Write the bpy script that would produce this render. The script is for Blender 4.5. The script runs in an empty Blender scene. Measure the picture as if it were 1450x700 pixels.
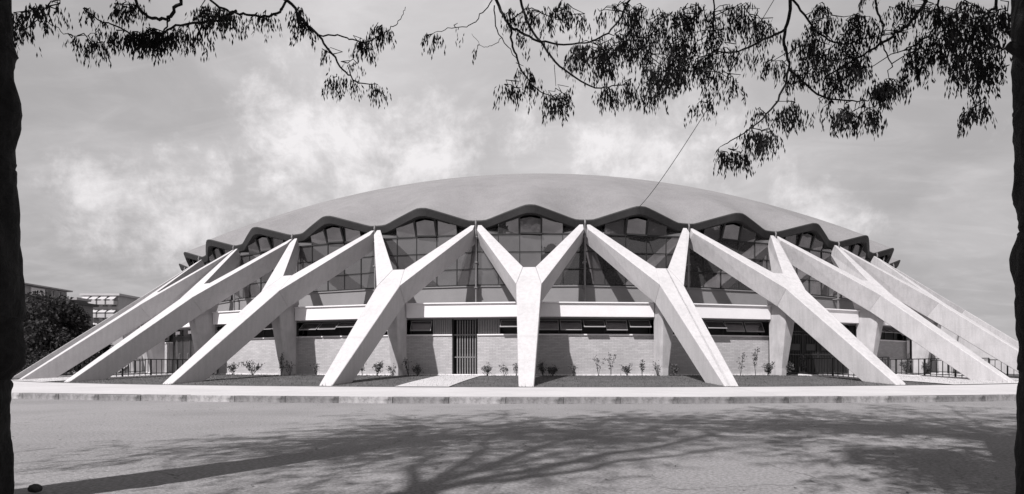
import bpy, bmesh, math, random
import numpy as np
from mathutils import Vector, Matrix, noise as mnoise
random.seed(7); RNG = np.random.default_rng(7)
SC = bpy.context.scene
COL = SC.collection
rad = math.radians
PI = math.pi

# ------------------------------------------------------------------ camera
CAM_D, CAM_H, FOC, CX, CY = 57.39, 0.62, 834.4, 739.0, 521.0     # metres from the arena's centre, eye above pavement
YAW = 0.0218
cam = bpy.data.cameras.new('camera'); camo = bpy.data.objects.new('camera', cam); COL.objects.link(camo)
cam.sensor_width = 36; cam.lens = FOC / 1450 * 36
cam.shift_x = -(CX - 725) / 1450; cam.shift_y = (CY - 350) / 1450
cam.clip_start = 0.05; cam.clip_end = 5000
camo.location = (0, -CAM_D, CAM_H); camo.rotation_euler = (PI / 2, 0, YAW)
SC.camera = camo

# ------------------------------------------------------------------ light
SUN_AZ, SUN_EL = 214.5, 50.5          # compass direction of the sun (clockwise from +Y) and elevation
SC.view_settings.view_transform = 'Standard'; SC.view_settings.look = 'None'
SC.view_settings.exposure = 0.3; SC.view_settings.gamma = 1.0
TINT = (1.0, 0.972, 0.985)
def g(v): return (v * TINT[0], v * TINT[1], v * TINT[2], 1)
sl = bpy.data.lights.new('sun', 'SUN'); sl.energy = 5.0; sl.angle = rad(0.8); sl.color = (1.0, 0.975, 0.98)
so = bpy.data.objects.new('sun', sl); COL.objects.link(so)
to_sun = Vector((math.sin(rad(SUN_AZ)) * math.cos(rad(SUN_EL)), math.cos(rad(SUN_AZ)) * math.cos(rad(SUN_EL)), math.sin(rad(SUN_EL))))
so.rotation_euler = to_sun.to_track_quat('Z', 'Y').to_euler()

class NT:
    def __init__(s, tree): s.t = tree; s.n = tree.nodes; s.l = tree.links
    def node(s, typ, **kw):
        n = s.n.new(typ)
        for k, v in kw.items(): setattr(n, k, v)
        return n
    def put(s, sock, v):
        if isinstance(v, bpy.types.NodeSocket): s.l.new(v, sock)
        else: sock.default_value = v
    def math(s, op, a, b=None, c=None, clamp=False):
        n = s.node('ShaderNodeMath', operation=op, use_clamp=clamp); s.put(n.inputs[0], a)
        if b is not None: s.put(n.inputs[1], b)
        if c is not None: s.put(n.inputs[2], c)
        return n.outputs[0]
    def noise(s, vec, scale, detail=6, rough=.55, dist=0.0):
        n = s.node('ShaderNodeTexNoise'); s.put(n.inputs['Vector'], vec)
        n.inputs['Scale'].default_value = scale; n.inputs['Detail'].default_value = detail
        n.inputs['Roughness'].default_value = rough; n.inputs['Distortion'].default_value = dist
        return n.outputs['Fac']
    def ramp(s, v, a, b, lo=0.0, hi=1.0, smooth=True):
        n = s.node('ShaderNodeMapRange', interpolation_type='SMOOTHSTEP' if smooth else 'LINEAR')
        s.put(n.inputs['Value'], v)
        for k, x in (('From Min', a), ('From Max', b), ('To Min', lo), ('To Max', hi)): n.inputs[k].default_value = x
        return n.outputs['Result']
    def mix(s, f, a, b):
        n = s.node('ShaderNodeMix', data_type='RGBA'); s.put(n.inputs[0], f); s.put(n.inputs[6], a); s.put(n.inputs[7], b)
        return n.outputs[2]
    def scalevec(s, vec, sc):
        n = s.node('ShaderNodeMapping'); s.put(n.inputs['Vector'], vec); n.inputs['Scale'].default_value = sc
        return n.outputs[0]

def pix_dir(u, v):
    x, z = (u - CX) / FOC, (CY - v) / FOC
    d = Vector((x * math.cos(YAW) - math.sin(YAW), x * math.sin(YAW) + math.cos(YAW), z)); return d.normalized()

world = bpy.data.worlds.new('World'); SC.world = world; world.use_nodes = True
w = NT(world.node_tree); w.n.clear()
out = w.node('ShaderNodeOutputWorld'); bg = w.node('ShaderNodeBackground')
sky = w.node('ShaderNodeTexSky', sky_type='NISHITA'); sky.sun_disc = False
sky.sun_elevation = rad(SUN_EL); sky.sun_rotation = rad(SUN_AZ); sky.dust_density = 2.0; sky.air_density = 1.0
bw = w.node('ShaderNodeRGBToBW'); w.l.new(sky.outputs[0], bw.inputs[0])
tc = w.node('ShaderNodeTexCoord'); D = tc.outputs['Generated']
sep = w.node('ShaderNodeSeparateXYZ'); w.l.new(D, sep.inputs[0])
# high thin overcast: project the direction on a cloud layer so that far clouds flatten
zc = w.math('MAXIMUM', w.math('ADD', sep.outputs[2], 0.22), 0.05)
dv = w.node('ShaderNodeVectorMath', operation='DIVIDE'); w.l.new(D, dv.inputs[0])
cmb = w.node('ShaderNodeCombineXYZ')
for i in range(3): w.l.new(zc, cmb.inputs[i])
w.l.new(cmb.outputs[0], dv.inputs[1]); P = dv.outputs[0]
n1 = w.noise(P, 1.7, 8, .58, .5); n2 = w.noise(D, 5.5, 11, .66, .15); n3 = w.noise(w.scalevec(P, (1.0, 2.6, 1.0)), 3.0, 7, .6, .9)
nbig = w.noise(P, .7, 3, .5)
blobs = [(430, 195, .13, .95), (520, 235, .17, .8), (360, 265, .13, .8), (620, 235, .16, .75), (250, 300, .12, .6), (130, 295, .08, .6), (480, 290, .16, .7),
         (890, 225, .12, .9), (980, 265, .14, .7), (1100, 290, .12, .6), (1190, 320, .08, .35), (1345, 340, .05, .5), (750, 200, .16, .55), (640, 120, .16, .35)]
soft = [(560, 60, .30, .32), (800, 170, .28, .30), (460, 210, .16, .30), (620, 250, .18, .25), (920, 230, .14, .35), (1010, 240, .2, .18), (330, 260, .16, .16)]
tot = None
for (u, v, r, s) in blobs:
    dd = w.node('ShaderNodeVectorMath', operation='DISTANCE'); w.l.new(D, dd.inputs[0]); dd.inputs[1].default_value = pix_dir(u, v)
    f = w.math('MULTIPLY', w.ramp(dd.outputs['Value'], r * 1.5, 0.0), s)
    tot = f if tot is None else w.math('MAXIMUM', tot, f)
glow = None
for (u, v, r, s) in soft:
    dd = w.node('ShaderNodeVectorMath', operation='DISTANCE'); w.l.new(D, dd.inputs[0]); dd.inputs[1].default_value = pix_dir(u, v)
    f = w.math('MULTIPLY', w.ramp(dd.outputs['Value'], r * 1.6, 0.0), s)
    glow = f if glow is None else w.math('MAXIMUM', glow, f)
n4 = w.noise(D, 14, 8, .65, .4)
er = w.math('ADD', w.math('MULTIPLY', w.math('SUBTRACT', n2, .5), 2.6), w.math('MULTIPLY', w.math('SUBTRACT', n4, .5), 1.2))
puff = w.ramp(w.math('ADD', w.math('MULTIPLY', tot, .9), er), .30, 1.15, 0, 1)
veil = w.math('ADD', w.math('MULTIPLY', w.ramp(n1, .40, .75), .27), w.math('MULTIPLY', w.ramp(n3, .45, .75), .12))
fac = w.math('ADD', w.math('ADD', w.math('MULTIPLY', puff, .86), w.math('MULTIPLY', glow, w.ramp(n1, .3, .7, .75, 1.2))), veil, clamp=True)
base = w.math('ADD', w.math('MULTIPLY', w.math('MINIMUM', bw.outputs[0], 4.5), .014), .30)
base = w.math('MULTIPLY', base, w.ramp(nbig, .3, .75, .93, 1.12))
lum = w.math('ADD', w.math('MULTIPLY', w.math('SUBTRACT', 1.0, fac), base), w.math('MULTIPLY', fac, .72))
tint = w.node('ShaderNodeMix', data_type='RGBA', blend_type='MULTIPLY'); tint.inputs[0].default_value = 1
cl = w.node('ShaderNodeCombineColor')
for i in range(3): w.l.new(lum, cl.inputs[i])
w.l.new(cl.outputs[0], tint.inputs[6]); tint.inputs[7].default_value = g(10.0)
w.l.new(tint.outputs[2], bg.inputs[0]); bg.inputs[1].default_value = 0.10
w.l.new(bg.outputs[0], out.inputs[0])

# ------------------------------------------------------------------ materials
def material(name, col, rough=.85, var=.12, scale=1.5, fine=40, finevar=.08, bump=.15, streak=None, spots=None, spec=.3, coord='Object', metal=0.0, bumpscale=None, extra=None):
    m = bpy.data.materials.new(name); m.use_nodes = True; t = NT(m.node_tree); t.n.clear()
    o = t.node('ShaderNodeOutputMaterial'); p = t.node('ShaderNodeBsdfPrincipled'); t.l.new(p.outputs[0], o.inputs[0])
    tcn = t.node('ShaderNodeTexCoord'); V = tcn.outputs[coord]
    a = t.noise(V, scale, 6, .6); b = t.noise(V, fine, 4, .6)
    f = t.math('ADD', t.ramp(a, .3, .7, -var, var), t.ramp(b, .3, .7, -finevar, finevar))
    if streak:
        s = t.noise(t.scalevec(V, streak[0]), streak[1], 4, .6); f = t.math('ADD', f, t.ramp(s, .35, .7, streak[2], -streak[2]))
    if spots:
        s = t.noise(V, spots[0], 8, .7); f = t.math('ADD', f, t.ramp(s, spots[1], spots[1] + .12, 0, -spots[2]))
    lum = t.math('MULTIPLY', t.math('ADD', f, 1.0), col)
    if extra: lum = extra(t, V, lum)
    cc = t.node('ShaderNodeCombineColor')
    for i in range(3): t.put(cc.inputs[i], t.math('MULTIPLY', lum, TINT[i]))
    t.l.new(cc.outputs[0], p.inputs['Base Color'])
    p.inputs['Roughness'].default_value = rough; p.inputs['Specular IOR Level'].default_value = spec; p.inputs['Metallic'].default_value = metal
    if bump:
        bn = t.node('ShaderNodeBump'); bn.inputs['Strength'].default_value = bump; bn.inputs['Distance'].default_value = .02
        h = t.math('ADD', t.noise(V, bumpscale or fine, 5, .65), t.math('MULTIPLY', a, .5)); t.l.new(h, bn.inputs['Height']); t.l.new(bn.outputs[0], p.inputs['Normal'])
    return m
def board_marks(t, V, lum):      # horizontal lift lines left by the formwork on the concrete
    s = t.node('ShaderNodeSeparateXYZ'); t.l.new(V, s.inputs[0])
    fr = t.math('FRACT', t.math('MULTIPLY', s.outputs[2], 1.15))
    line = t.ramp(fr, .0, .035, .93, 1.0)
    return t.math('MULTIPLY', lum, line)
def cracks(t, V, lum):
    vo = t.node('ShaderNodeTexVoronoi', feature='DISTANCE_TO_EDGE'); wv = t.node('ShaderNodeVectorMath', operation='ADD'); nn = t.node('ShaderNodeTexNoise'); t.l.new(V, nn.inputs['Vector']); nn.inputs['Scale'].default_value = 1.3; nn.inputs['Detail'].default_value = 6
    t.l.new(V, wv.inputs[0]); t.l.new(nn.outputs['Color'], wv.inputs[1]); t.l.new(wv.outputs[0], vo.inputs['Vector']); vo.inputs['Scale'].default_value = .33
    line = t.ramp(vo.outputs['Distance'], .0, .006, .62, 1.0); gate = t.ramp(t.noise(V, .35, 3), .50, .58, 0, 1)
    return t.math('MULTIPLY', lum, t.math('ADD', t.math('MULTIPLY', line, gate), t.math('SUBTRACT', 1.0, gate)))
def per_object(lo, hi):
    def f(t, V, lum):
        oi = t.node('ShaderNodeObjectInfo'); return t.math('MULTIPLY', lum, t.ramp(oi.outputs['Random'], 0, 1, lo, hi, False))
    return f
def bricks(t, V, lum):
    s = t.node('ShaderNodeSeparateXYZ'); t.l.new(V, s.inputs[0]); c = t.node('ShaderNodeCombineXYZ')
    t.l.new(s.outputs[0], c.inputs[0]); t.l.new(s.outputs[2], c.inputs[1])
    b = t.node('ShaderNodeTexBrick'); t.l.new(c.outputs[0], b.inputs['Vector']); b.inputs['Scale'].default_value = 1.0
    b.inputs['Brick Width'].default_value = .26; b.inputs['Row Height'].default_value = .07; b.inputs['Mortar Size'].default_value = .008
    b.inputs['Color1'].default_value = (1.0, 1.0, 1.0, 1); b.inputs['Color2'].default_value = (.80, .80, .80, 1); b.inputs['Mortar'].default_value = (.68, .68, .68, 1)
    r = t.node('ShaderNodeRGBToBW'); t.l.new(b.outputs['Color'], r.inputs[0])
    return t.math('MULTIPLY', lum, r.outputs[0])
def corrugate(n, lo):
    def f(t, V, lum):
        s = t.node('ShaderNodeSeparateXYZ'); t.l.new(V, s.inputs[0]); fr = t.math('FRACT', t.math('MULTIPLY', s.outputs[0], n))
        return t.math('MULTIPLY', lum, t.ramp(t.math('ABSOLUTE', t.math('SUBTRACT', fr, .5)), .1, .45, 1, lo))
    return f
M = {}
M['concrete'] = material('board_marked_concrete', .44, .9, .04, .8, 45, .10, .3, streak=((1, 1, .12), 7, .05), spots=(3.0, .64, .05), extra=board_marks)
M['concrete_worn'] = material('weathered_concrete', .44, .9, .06, .9, 45, .11, .3, streak=((1, 1, .10), 7, .07), spots=(2.2, .6, .08), extra=board_marks)
M['column'] = material('column_concrete', .43, .85, .10, 1.5, 30, .06, .2, streak=((1, 1, .2), 5, .06))
M['whitewash'] = material('white_painted_render', .78, .7, .03, 2, 30, .02, .05)
M['brick'] = material('pale_brick', .47, .9, .07, .8, 20, .07, .15, extra=bricks)
M['spandrel'] = material('grey_render', .23, .85, .06, 1, 25, .05, .05)
M['roof'] = material('dome_roofing', .205, .97, .06, .3, 14, .09, .1, streak=((1, 1, 1), 1.3, .04), spec=.08)
M['fascia'] = material('dark_lead_fascia', .04, .7, .15, 1.0, 12, .10, .1)
M['soffit'] = material('soffit_concrete', .12, .9, .1, 1, 20, .05, .05)
M['frame'] = material('dark_steel_frame', .03, .5, .1, 2, 20, .05, 0)
M['pipe'] = material('grey_pipe_metal', .2, .5, .1, 2, 20, .1, 0)
M['iron'] = material('black_iron', .03, .5, .1, 2, 20, .1, 0)
M['gate'] = material('grey_painted_iron', .20, .55, .1, 2, 20, .1, 0)
M['louvre'] = material('grey_louvre', .25, .6, .05, 2, 20, .05, 0)
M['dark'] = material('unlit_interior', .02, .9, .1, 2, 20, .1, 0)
M['door'] = material('dark_wood_door', .05, .5, .2, 2, 20, .1, 0)
M['sash'] = material('pale_sash_metal', .28, .5, .05, 2, 20, .05, 0)
M['signwhite'] = material('white_sign_paint', .8, .6, .02, 2, 20, .02, 0)
M['pavement'] = material('pale_pavement', .44, .9, .07, .5, 14, .07, .25, spots=(1.0, .62, .12), coord='Object')
M['kerb'] = material('stained_kerb_stone', .24, .9, .35, 1.7, 12, .2, .4, spots=(2.3, .5, .45), extra=per_object(.7, 1.35))
M['road'] = material('worn_grey_road', .22, .92, .11, .35, 38, .30, .6, spots=(1.1, .60, .14), bumpscale=90, streak=((.4, 1, 1), .6, .05), extra=cracks)
M['ground'] = material('dry_ground', .10, .95, .25, .05, 2, .2, .3)
M['lawn'] = material('mown_lawn', .085, .95, .22, .9, 30, .3, .4)
M['grassblade'] = material('grass_blade', .09, .8, .3, 2, 20, .2, 0)
M['bark'] = material('dark_bark', .010, .95, .4, 6, 25, .3, .9)
M['twig'] = material('twig_bark', .015, .9, .3, 6, 25, .2, 0)
M['shrubleaf'] = material('shrub_leaf', .085, .7, .4, 8, 60, .3, 0)
M['farwall'] = material('far_grey_render', .14, .9, .06, .2, 2, .04, 0)
M['farwhite'] = material('far_white_render', .42, .9, .05, .2, 2, .04, 0)
M['farroof'] = material('far_roof_edge', .30, .9, .1, .2, 2, .1, 0)
M['stone'] = material('dark_stone', .05, .9, .3, 6, 25, .3, .6)
M['cable'] = material('cable_sheath', .08, .6, .1, 6, 25, .1, 0)
def glass_material(name, refl, col):
    m = bpy.data.materials.new(name); m.use_nodes = True; t = NT(m.node_tree); t.n.clear()
    o = t.node('ShaderNodeOutputMaterial'); d = t.node('ShaderNodeBsdfDiffuse'); gl = t.node('ShaderNodeBsdfGlossy'); mx = t.node('ShaderNodeMixShader')
    tcn = t.node('ShaderNodeTexCoord'); gm = t.node('ShaderNodeNewGeometry'); V = gm.outputs['Position']
    d.inputs[0].default_value = g(col); gl.inputs[0].default_value = g(.95); gl.inputs['Roughness'].default_value = .02
    fr = t.node('ShaderNodeFresnel'); fr.inputs[0].default_value = 1.5
    f = t.math('ADD', fr.outputs[0], t.ramp(t.noise(V, .8, 3), .3, .7, refl - .04, refl + .04), clamp=True)
    bn = t.node('ShaderNodeBump'); bn.inputs['Strength'].default_value = .05; bn.inputs['Distance'].default_value = .05
    t.l.new(t.noise(V, 2.2, 2, .5), bn.inputs['Height']); t.l.new(bn.outputs[0], gl.inputs['Normal'])
    t.l.new(f, mx.inputs[0]); t.l.new(d.outputs[0], mx.inputs[1]); t.l.new(gl.outputs[0], mx.inputs[2]); t.l.new(mx.outputs[0], o.inputs[0])
    return m
M['glass'] = glass_material('window_glass', .19, .065)
M['doorglass'] = glass_material('door_glass', .05, .05)
def leaf_material(name, col, trans):
    m = bpy.data.materials.new(name); m.use_nodes = True; t = NT(m.node_tree); t.n.clear()
    o = t.node('ShaderNodeOutputMaterial'); d = t.node('ShaderNodeBsdfDiffuse'); tr = t.node('ShaderNodeBsdfTranslucent'); mx = t.node('ShaderNodeMixShader')
    gm = t.node('ShaderNodeNewGeometry'); f = t.ramp(t.noise(gm.outputs['Position'], 3, 3), .3, .7, .6, 1.5)
    cc = t.node('ShaderNodeCombineColor')
    for i in range(3): t.put(cc.inputs[i], t.math('MULTIPLY', f, col * TINT[i]))
    t.l.new(cc.outputs[0], d.inputs[0]); t.l.new(cc.outputs[0], tr.inputs[0]); mx.inputs[0].default_value = trans
    t.l.new(d.outputs[0], mx.inputs[1]); t.l.new(tr.outputs[0], mx.inputs[2]); t.l.new(mx.outputs[0], o.inputs[0]); return m
M['leaf'] = leaf_material('acacia_leaf', .028, .3)
M['farleaf'] = leaf_material('far_tree_leaf', .045, .1)

# ------------------------------------------------------------------ mesh helpers
def link(name, data, parent=None):
    o = bpy.data.objects.new(name, data); COL.objects.link(o)
    if parent is not None: o.parent = parent
    return o
def tag(o, label=None, cat=None, group=None, kind=None):
    if label: o['label'] = label
    if cat: o['category'] = cat
    if group: o['group'] = group
    if kind: o['kind'] = kind
    return o
def empty(name, loc=(0, 0, 0), rz=0.0, **kw):
    o = link(name, None); o.location = loc; o.rotation_euler = (0, 0, rz); o.empty_display_size = .2
    return tag(o, **kw)
class MB:
    def __init__(s): s.v = []; s.f = []
    def add(s, vs, fs):
        n = len(s.v); s.v += [tuple(p) for p in vs]; s.f += [tuple(i + n for i in f) for f in fs]; return s
    def box(s, x0, x1, y0, y1, z0, z1, T=None):
        vs = [Vector((x, y, z)) for z in (z0, z1) for y in (y0, y1) for x in (x0, x1)]
        if T: vs = [T @ v for v in vs]
        return s.add(vs, [(0, 2, 3, 1), (4, 5, 7, 6), (0, 1, 5, 4), (1, 3, 7, 5), (3, 2, 6, 7), (2, 0, 4, 6)])
    def hexa(s, a, b):       # two quads a (bottom) b (top) with matching order
        return s.add(list(a) + list(b), [(3, 2, 1, 0), (4, 5, 6, 7), (0, 1, 5, 4), (1, 2, 6, 5), (2, 3, 7, 6), (3, 0, 4, 7)])
    def prism(s, a, b):      # two n-gons
        n = len(a); return s.add(list(a) + list(b), [tuple(range(n))[::-1], tuple(range(n, 2 * n))] + [(i, (i + 1) % n, n + (i + 1) % n, n + i) for i in range(n)])
    def tube(s, pts, rads, sides=6):
        pts = [Vector(p) for p in pts]; n = len(pts); base = len(s.v); prev = None
        for i, p in enumerate(pts):
            d = (pts[min(i + 1, n - 1)] - pts[max(i - 1, 0)]);
            d = d.normalized() if d.length > 1e-9 else Vector((0, 0, 1))
            if prev is None: u = d.orthogonal().normalized()
            else:
                u = prev - d * prev.dot(d); u = u.normalized() if u.length > 1e-6 else d.orthogonal().normalized()
            prev = u; w_ = d.cross(u); r = rads[i] if hasattr(rads, '__len__') else rads
            for k in range(sides):
                a = 2 * PI * k / sides; s.v.append(tuple(p + (u * math.cos(a) + w_ * math.sin(a)) * r))
        for i in range(n - 1):
            for k in range(sides):
                a = base + i * sides + k; b = base + i * sides + (k + 1) % sides; s.f.append((a, b, b + sides, a + sides))
        s.f.append(tuple(base + k for k in range(sides))[::-1]); s.f.append(tuple(base + (n - 1) * sides + k for k in range(sides)))
        return s
    def mesh(s, name, mat, bevel=0, smooth=False, fix=True):
        me = bpy.data.meshes.new(name); me.from_pydata(s.v, [], s.f)
        if fix or bevel:
            bm = bmesh.new(); bm.from_mesh(me); bmesh.ops.recalc_face_normals(bm, faces=bm.faces)
            if bevel: bmesh.ops.bevel(bm, geom=[e for e in bm.edges if e.calc_face_angle(0) > .4], offset=bevel, segments=1, affect='EDGES')
            bm.to_mesh(me); bm.free()
        if mat: me.materials.append(mat)
        if smooth: me.polygons.foreach_set('use_smooth', [True] * len(me.polygons))
        me.update(); return me
    def build(s, name, mat, parent=None, **kw): return link(name, s.mesh(name, mat, **kw), parent)
def np_mesh(name, V, F, mat, parent=None):
    me = bpy.data.meshes.new(name); V = np.asarray(V, dtype=np.float32); F = np.asarray(F, dtype=np.int32); k = F.shape[1]
    me.vertices.add(len(V)); me.vertices.foreach_set('co', V.ravel()); me.loops.add(F.size); me.loops.foreach_set('vertex_index', F.ravel())
    me.polygons.add(len(F)); me.polygons.foreach_set('loop_start', np.arange(0, F.size, k, dtype=np.int32)); me.polygons.foreach_set('loop_total', np.full(len(F), k, dtype=np.int32))
    me.update(calc_edges=True); me.materials.append(mat); return link(name, me, parent)
def place(name, me, parent, loc=(0, 0, 0), rz=0.0):
    o = link(name, me, parent); o.location = loc; o.rotation_euler = (0, 0, rz); return o
def at(u, v, d):             # point of the place seen towards photo pixel (u, v) at distance d along the view axis
    x, z = (u - CX) / FOC * d, (CY - v) / FOC * d
    return Vector((x * math.cos(YAW) - d * math.sin(YAW), -CAM_D + x * math.sin(YAW) + d * math.cos(YAW), CAM_H + z))
def cw(X, d, z=0.0):         # camera-aligned ground coordinates to world
    return Vector((X * math.cos(YAW) - d * math.sin(YAW), -CAM_D + X * math.sin(YAW) + d * math.cos(YAW), z))
ROAD_Z = -0.13
def lawn_z(R): return .27 * max(0, min(1, (38.75 - R) / 5.2)) ** .8 + .004
def polar(R, a, z=0.0): return Vector((R * math.sin(a), -R * math.cos(a), z))

# ------------------------------------------------------------------ ground
def annulus(name, R0, R1, z0, z1, mat, a0=-PI, a1=PI, seg=180, rings=1, zf=None):
    b = MB(); closed = abs(a1 - a0 - 2 * PI) < 1e-6; vs = []; fs = []
    for i in range(rings + 1):
        R = R0 + (R1 - R0) * i / rings; z = zf(R) if zf else z0 + (z1 - z0) * i / rings
        for k in range(seg + (0 if closed else 1)): vs.append(polar(R, a0 + (a1 - a0) * k / seg, z))
    W = seg if closed else seg + 1
    for i in range(rings):
        for k in range(seg):
            a = i * W + k; c = i * W + (k + 1) % W; fs.append((a, c, c + W, a + W))
    b.add(vs, fs); return b.build(name, mat, fix=False)
b = MB(); S = 1600
for (x0, x1, y0, y1) in ((-S, S, -S, S),):
    b.add([(x0, y0, ROAD_Z - .03), (x1, y0, ROAD_Z - .03), (x1, y1, ROAD_Z - .03), (x0, y1, ROAD_Z - .03)], [(0, 1, 2, 3)])
tag(b.build('ground', M['ground'], fix=False), kind='structure')
RO = 45.0
rd = annulus('road', RO - .02, 74, 0, 0, M['road'], seg=240, rings=6, zf=lambda R: ROAD_Z); tag(rd, kind='structure')
pv = annulus('pavement', 38.6, RO - .17, 0, 0, M['pavement'], seg=240, rings=2, zf=lambda R: 0.0); tag(pv, kind='structure')
lw = annulus('lawn', 30.5, 38.75, 0, 0, M['lawn'], seg=240, rings=10, zf=lawn_z); tag(lw, kind='structure')
# kerb of separate stones, slightly uneven
kr = empty('kerb', kind='structure')
me_k = [None] * 4
for j in range(4):
    b = MB(); L = 1.186; b.box(-L / 2, L / 2, -.155, .0, ROAD_Z - .05, .004 + .003 * j); me_k[j] = b.mesh('kerb_stone', M['kerb'], bevel=.006)
n = 72
for k in range(-36, 37):
    a = k * 1.19 / RO; o = place('kerb_stone', me_k[(k * 7) % 4], kr, (RO * math.sin(a), -RO * math.cos(a), random.uniform(-.006, .006)), a + random.uniform(-.006, .006))
    o.scale = (random.uniform(.992, 1.0), 1, 1)
# far side of the kerb, past the stones one can tell apart
kb = MB()
for k in list(range(37, 119)) + list(range(-118, -36)):
    a = k * 1.19 / RO; T = Matrix.Translation((RO * math.sin(a), -RO * math.cos(a), 0)) @ Matrix.Rotation(a, 4, 'Z'); kb.box(-.59, .59, -.155, 0, ROAD_Z - .05, .006, T)
o = kb.build('kerb_run', M['kerb'], kr); o['kind'] = 'stuff'
# grass blades on the lawn in front of the arena
def grass():
    n = 60000; a = RNG.uniform(rad(-46), rad(46), n); R = RNG.uniform(31.95, 38.72, n)
    z = .27 * np.clip((38.75 - R) / 5.2, 0, 1) ** .8; h = RNG.uniform(.02, .055, n); h *= 1 + 1.2 * (RNG.random(n) > .97); h *= np.where((R < 32.25) | (R > 38.6), RNG.uniform(1, 2.8, n), 1)
    x = R * np.sin(a); y = -R * np.cos(a); t = RNG.uniform(0, 2 * PI, n); wd = .007
    lean = RNG.uniform(-.03, .03, (n, 2)); V = np.empty((n, 3, 3))
    V[:, 0] = np.c_[x - wd * np.cos(t), y - wd * np.sin(t), z]; V[:, 1] = np.c_[x + wd * np.cos(t), y + wd * np.sin(t), z]; V[:, 2] = np.c_[x + lean[:, 0], y + lean[:, 1], z + h]
    tag(np_mesh('grass', V.reshape(-1, 3), np.arange(3 * n).reshape(n, 3), M['grassblade']), 'short mown grass growing round the foot of the arena', 'grass', kind='stuff')
grass()
PHI = rad(-.404)
# paths over the lawn
def path_strip(name, ang, half, R0, R1, label=None):
    b = MB(); vs = []; N = 10
    ca = ang + PHI
    for i in range(N + 1):
        R = R0 + (R1 - R0) * i / N
        for s in (-1, 1):
            p = polar(R, ca) + Vector((math.cos(ca), math.sin(ca), 0)) * half * s; vs.append((p.x, p.y, lawn_z(R) + .02))
    b.add(vs, [(2 * i, 2 * i + 1, 2 * i + 3, 2 * i + 2) for i in range(N)]); o = b.build(name, M['pavement'], fix=False); tag(o, kind='structure'); return o
path_strip('path', rad(-4.9), .88, 31.8, 38.9)
path_strip('entrance_path', rad(27.5), 3.1, 31.6, 38.9); path_strip('entrance_path', rad(-36), 2.8, 31.6, 38.9); path_strip('entrance_path', rad(35), 1.5, 33.5, 38.9)

# ------------------------------------------------------------------ the arena
arena = empty('sports_arena', rz=PHI, label='round concrete sports arena with scalloped dome on Y-shaped sloping supports', cat='arena')
# --- dome roof
zA = 16.45; Rc, Zc = 29.9, 8.2
rho = (Rc ** 2 + (zA - Zc) ** 2) / (2 * (zA - Zc)); zcen = zA - rho
def sph(R): return zcen + math.sqrt(max(rho * rho - R * R, 0))
def Sfun(s):                  # scallop height 0..1 against |angle|/5deg : rounded crest, straight flank, flat valley
    s = min(1, abs(s)); L = (.84 - s) / .76
    k = .09
    def smax(a, c): h = max(k - abs(a - c), 0) / k; return max(a, c) + h * h * k / 4
    def smin(a, c): return -smax(-a, -c)
    return max(0, min(1, smax(0, smin(1, L))))
AMP = .55
def rim(s): S_ = Sfun(s); return 29.32 + .62 * S_, Zc - AMP * (1 - S_)
NB = 16
vs = []; fs = []; rings = 30; W = 36 * NB
for i in range(rings + 1):
    f = i / rings; f = 1 - (1 - f) ** 1.5
    for k in range(W):
        a = rad(10 * k / NB); s = ((k / NB + .5) % 1 - .5) * 2; Rr, zr = rim(s); R = Rr * f
        z = sph(R) - sph(Rr) * 0; fade = max(0, (R - 25.2) / (Rr - 25.2)); z += (zr - sph(Rr)) * (fade ** 1.6)
        vs.append(polar(R, a, z))
for i in range(rings):
    for k in range(W):
        a = i * W + k; c = i * W + (k + 1) % W; fs.append((a, c, c + W, a + W))
b = MB(); b.add(vs, fs); b.build('dome_roof', M['roof'], arena, smooth=True, fix=False)
# --- eave: fascia + soffit per bay
def eave_mesh():
    b = MB(); N = 24; rows = []
    for j in range(N + 1):
        s = -1 + 2 * j / N; a = rad(5 * s); Rr, zr = rim(s)
        rows.append([polar(Rr - .25, a, zr + .0 + .02), polar(Rr + .02, a, zr + .035), polar(Rr + .03, a, zr - .02), polar(Rr - .08, a, zr - .33), polar(Rr - .22, a, zr - .36), polar(Rr - .35, a, zr - .34)])
    vs = [p for r in rows for p in r]; n = 6
    b.add(vs, [(j * n + i, j * n + i + 1, (j + 1) * n + i + 1, (j + 1) * n + i) for j in range(N) for i in range(n - 1)])
    return b.mesh('eave_fascia', M['fascia'], fix=False)
me_eave = eave_mesh()
for k in range(36): place('eave_fascia', me_eave, arena, rz=rad(10 * k))
# --- glazing bays: apothem AG
AG = 29.2; HW = AG * math.tan(rad(5)); ZL = [4.58, 5.36, 6.17, 7.01]; XS = [-HW, -1.54, -.52, .52, 1.54, HW]
def top_pt(x, off=0.0):      # where the leaning top row meets the eave
    a = math.atan2(x, AG); s = a / rad(5); Rr, zr = rim(s); R = Rr - .30 + off; return Vector((R * math.sin(a), -R * math.cos(a), zr - .34))
def bar(b, p, q, w_=.03, dpt=.05):
    p = Vector(p); q = Vector(q); d = (q - p).normalized(); nrm = Vector((0, -1, 0)); nrm = (nrm - d * nrm.dot(d)).normalized(); side = d.cross(nrm)
    c = [side * a_ * w_ + nrm * b_ * dpt for a_, b_ in ((-1, -1), (1, -1), (1, 1), (-1, 1))]; b.hexa([p + x for x in c], [q + x for x in c])
b = MB()
for x in XS[1:-1]:
    bar(b, (x, -AG, ZL[0]), (x, -AG, ZL[3]), .014, .04); bar(b, (x, -AG, ZL[3]), top_pt(x), .018 if abs(x) > 1 else .045)
for i, z in enumerate(ZL): bar(b, (-HW, -AG, z), (HW, -AG, z), .03 if i in (0, 3) else .012)
pp = [top_pt(XS[0] + (XS[-1] - XS[0]) * i / 20) for i in range(21)]
for i in range(20): bar(b, pp[i], pp[i + 1] , .035)
bar(b, (-.45, -AG - .07, 7.05), (.55, -AG - .13, 7.0), .03)     # ledge of the opening light
me_wframe = b.mesh('window_frame', M['frame'])
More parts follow.
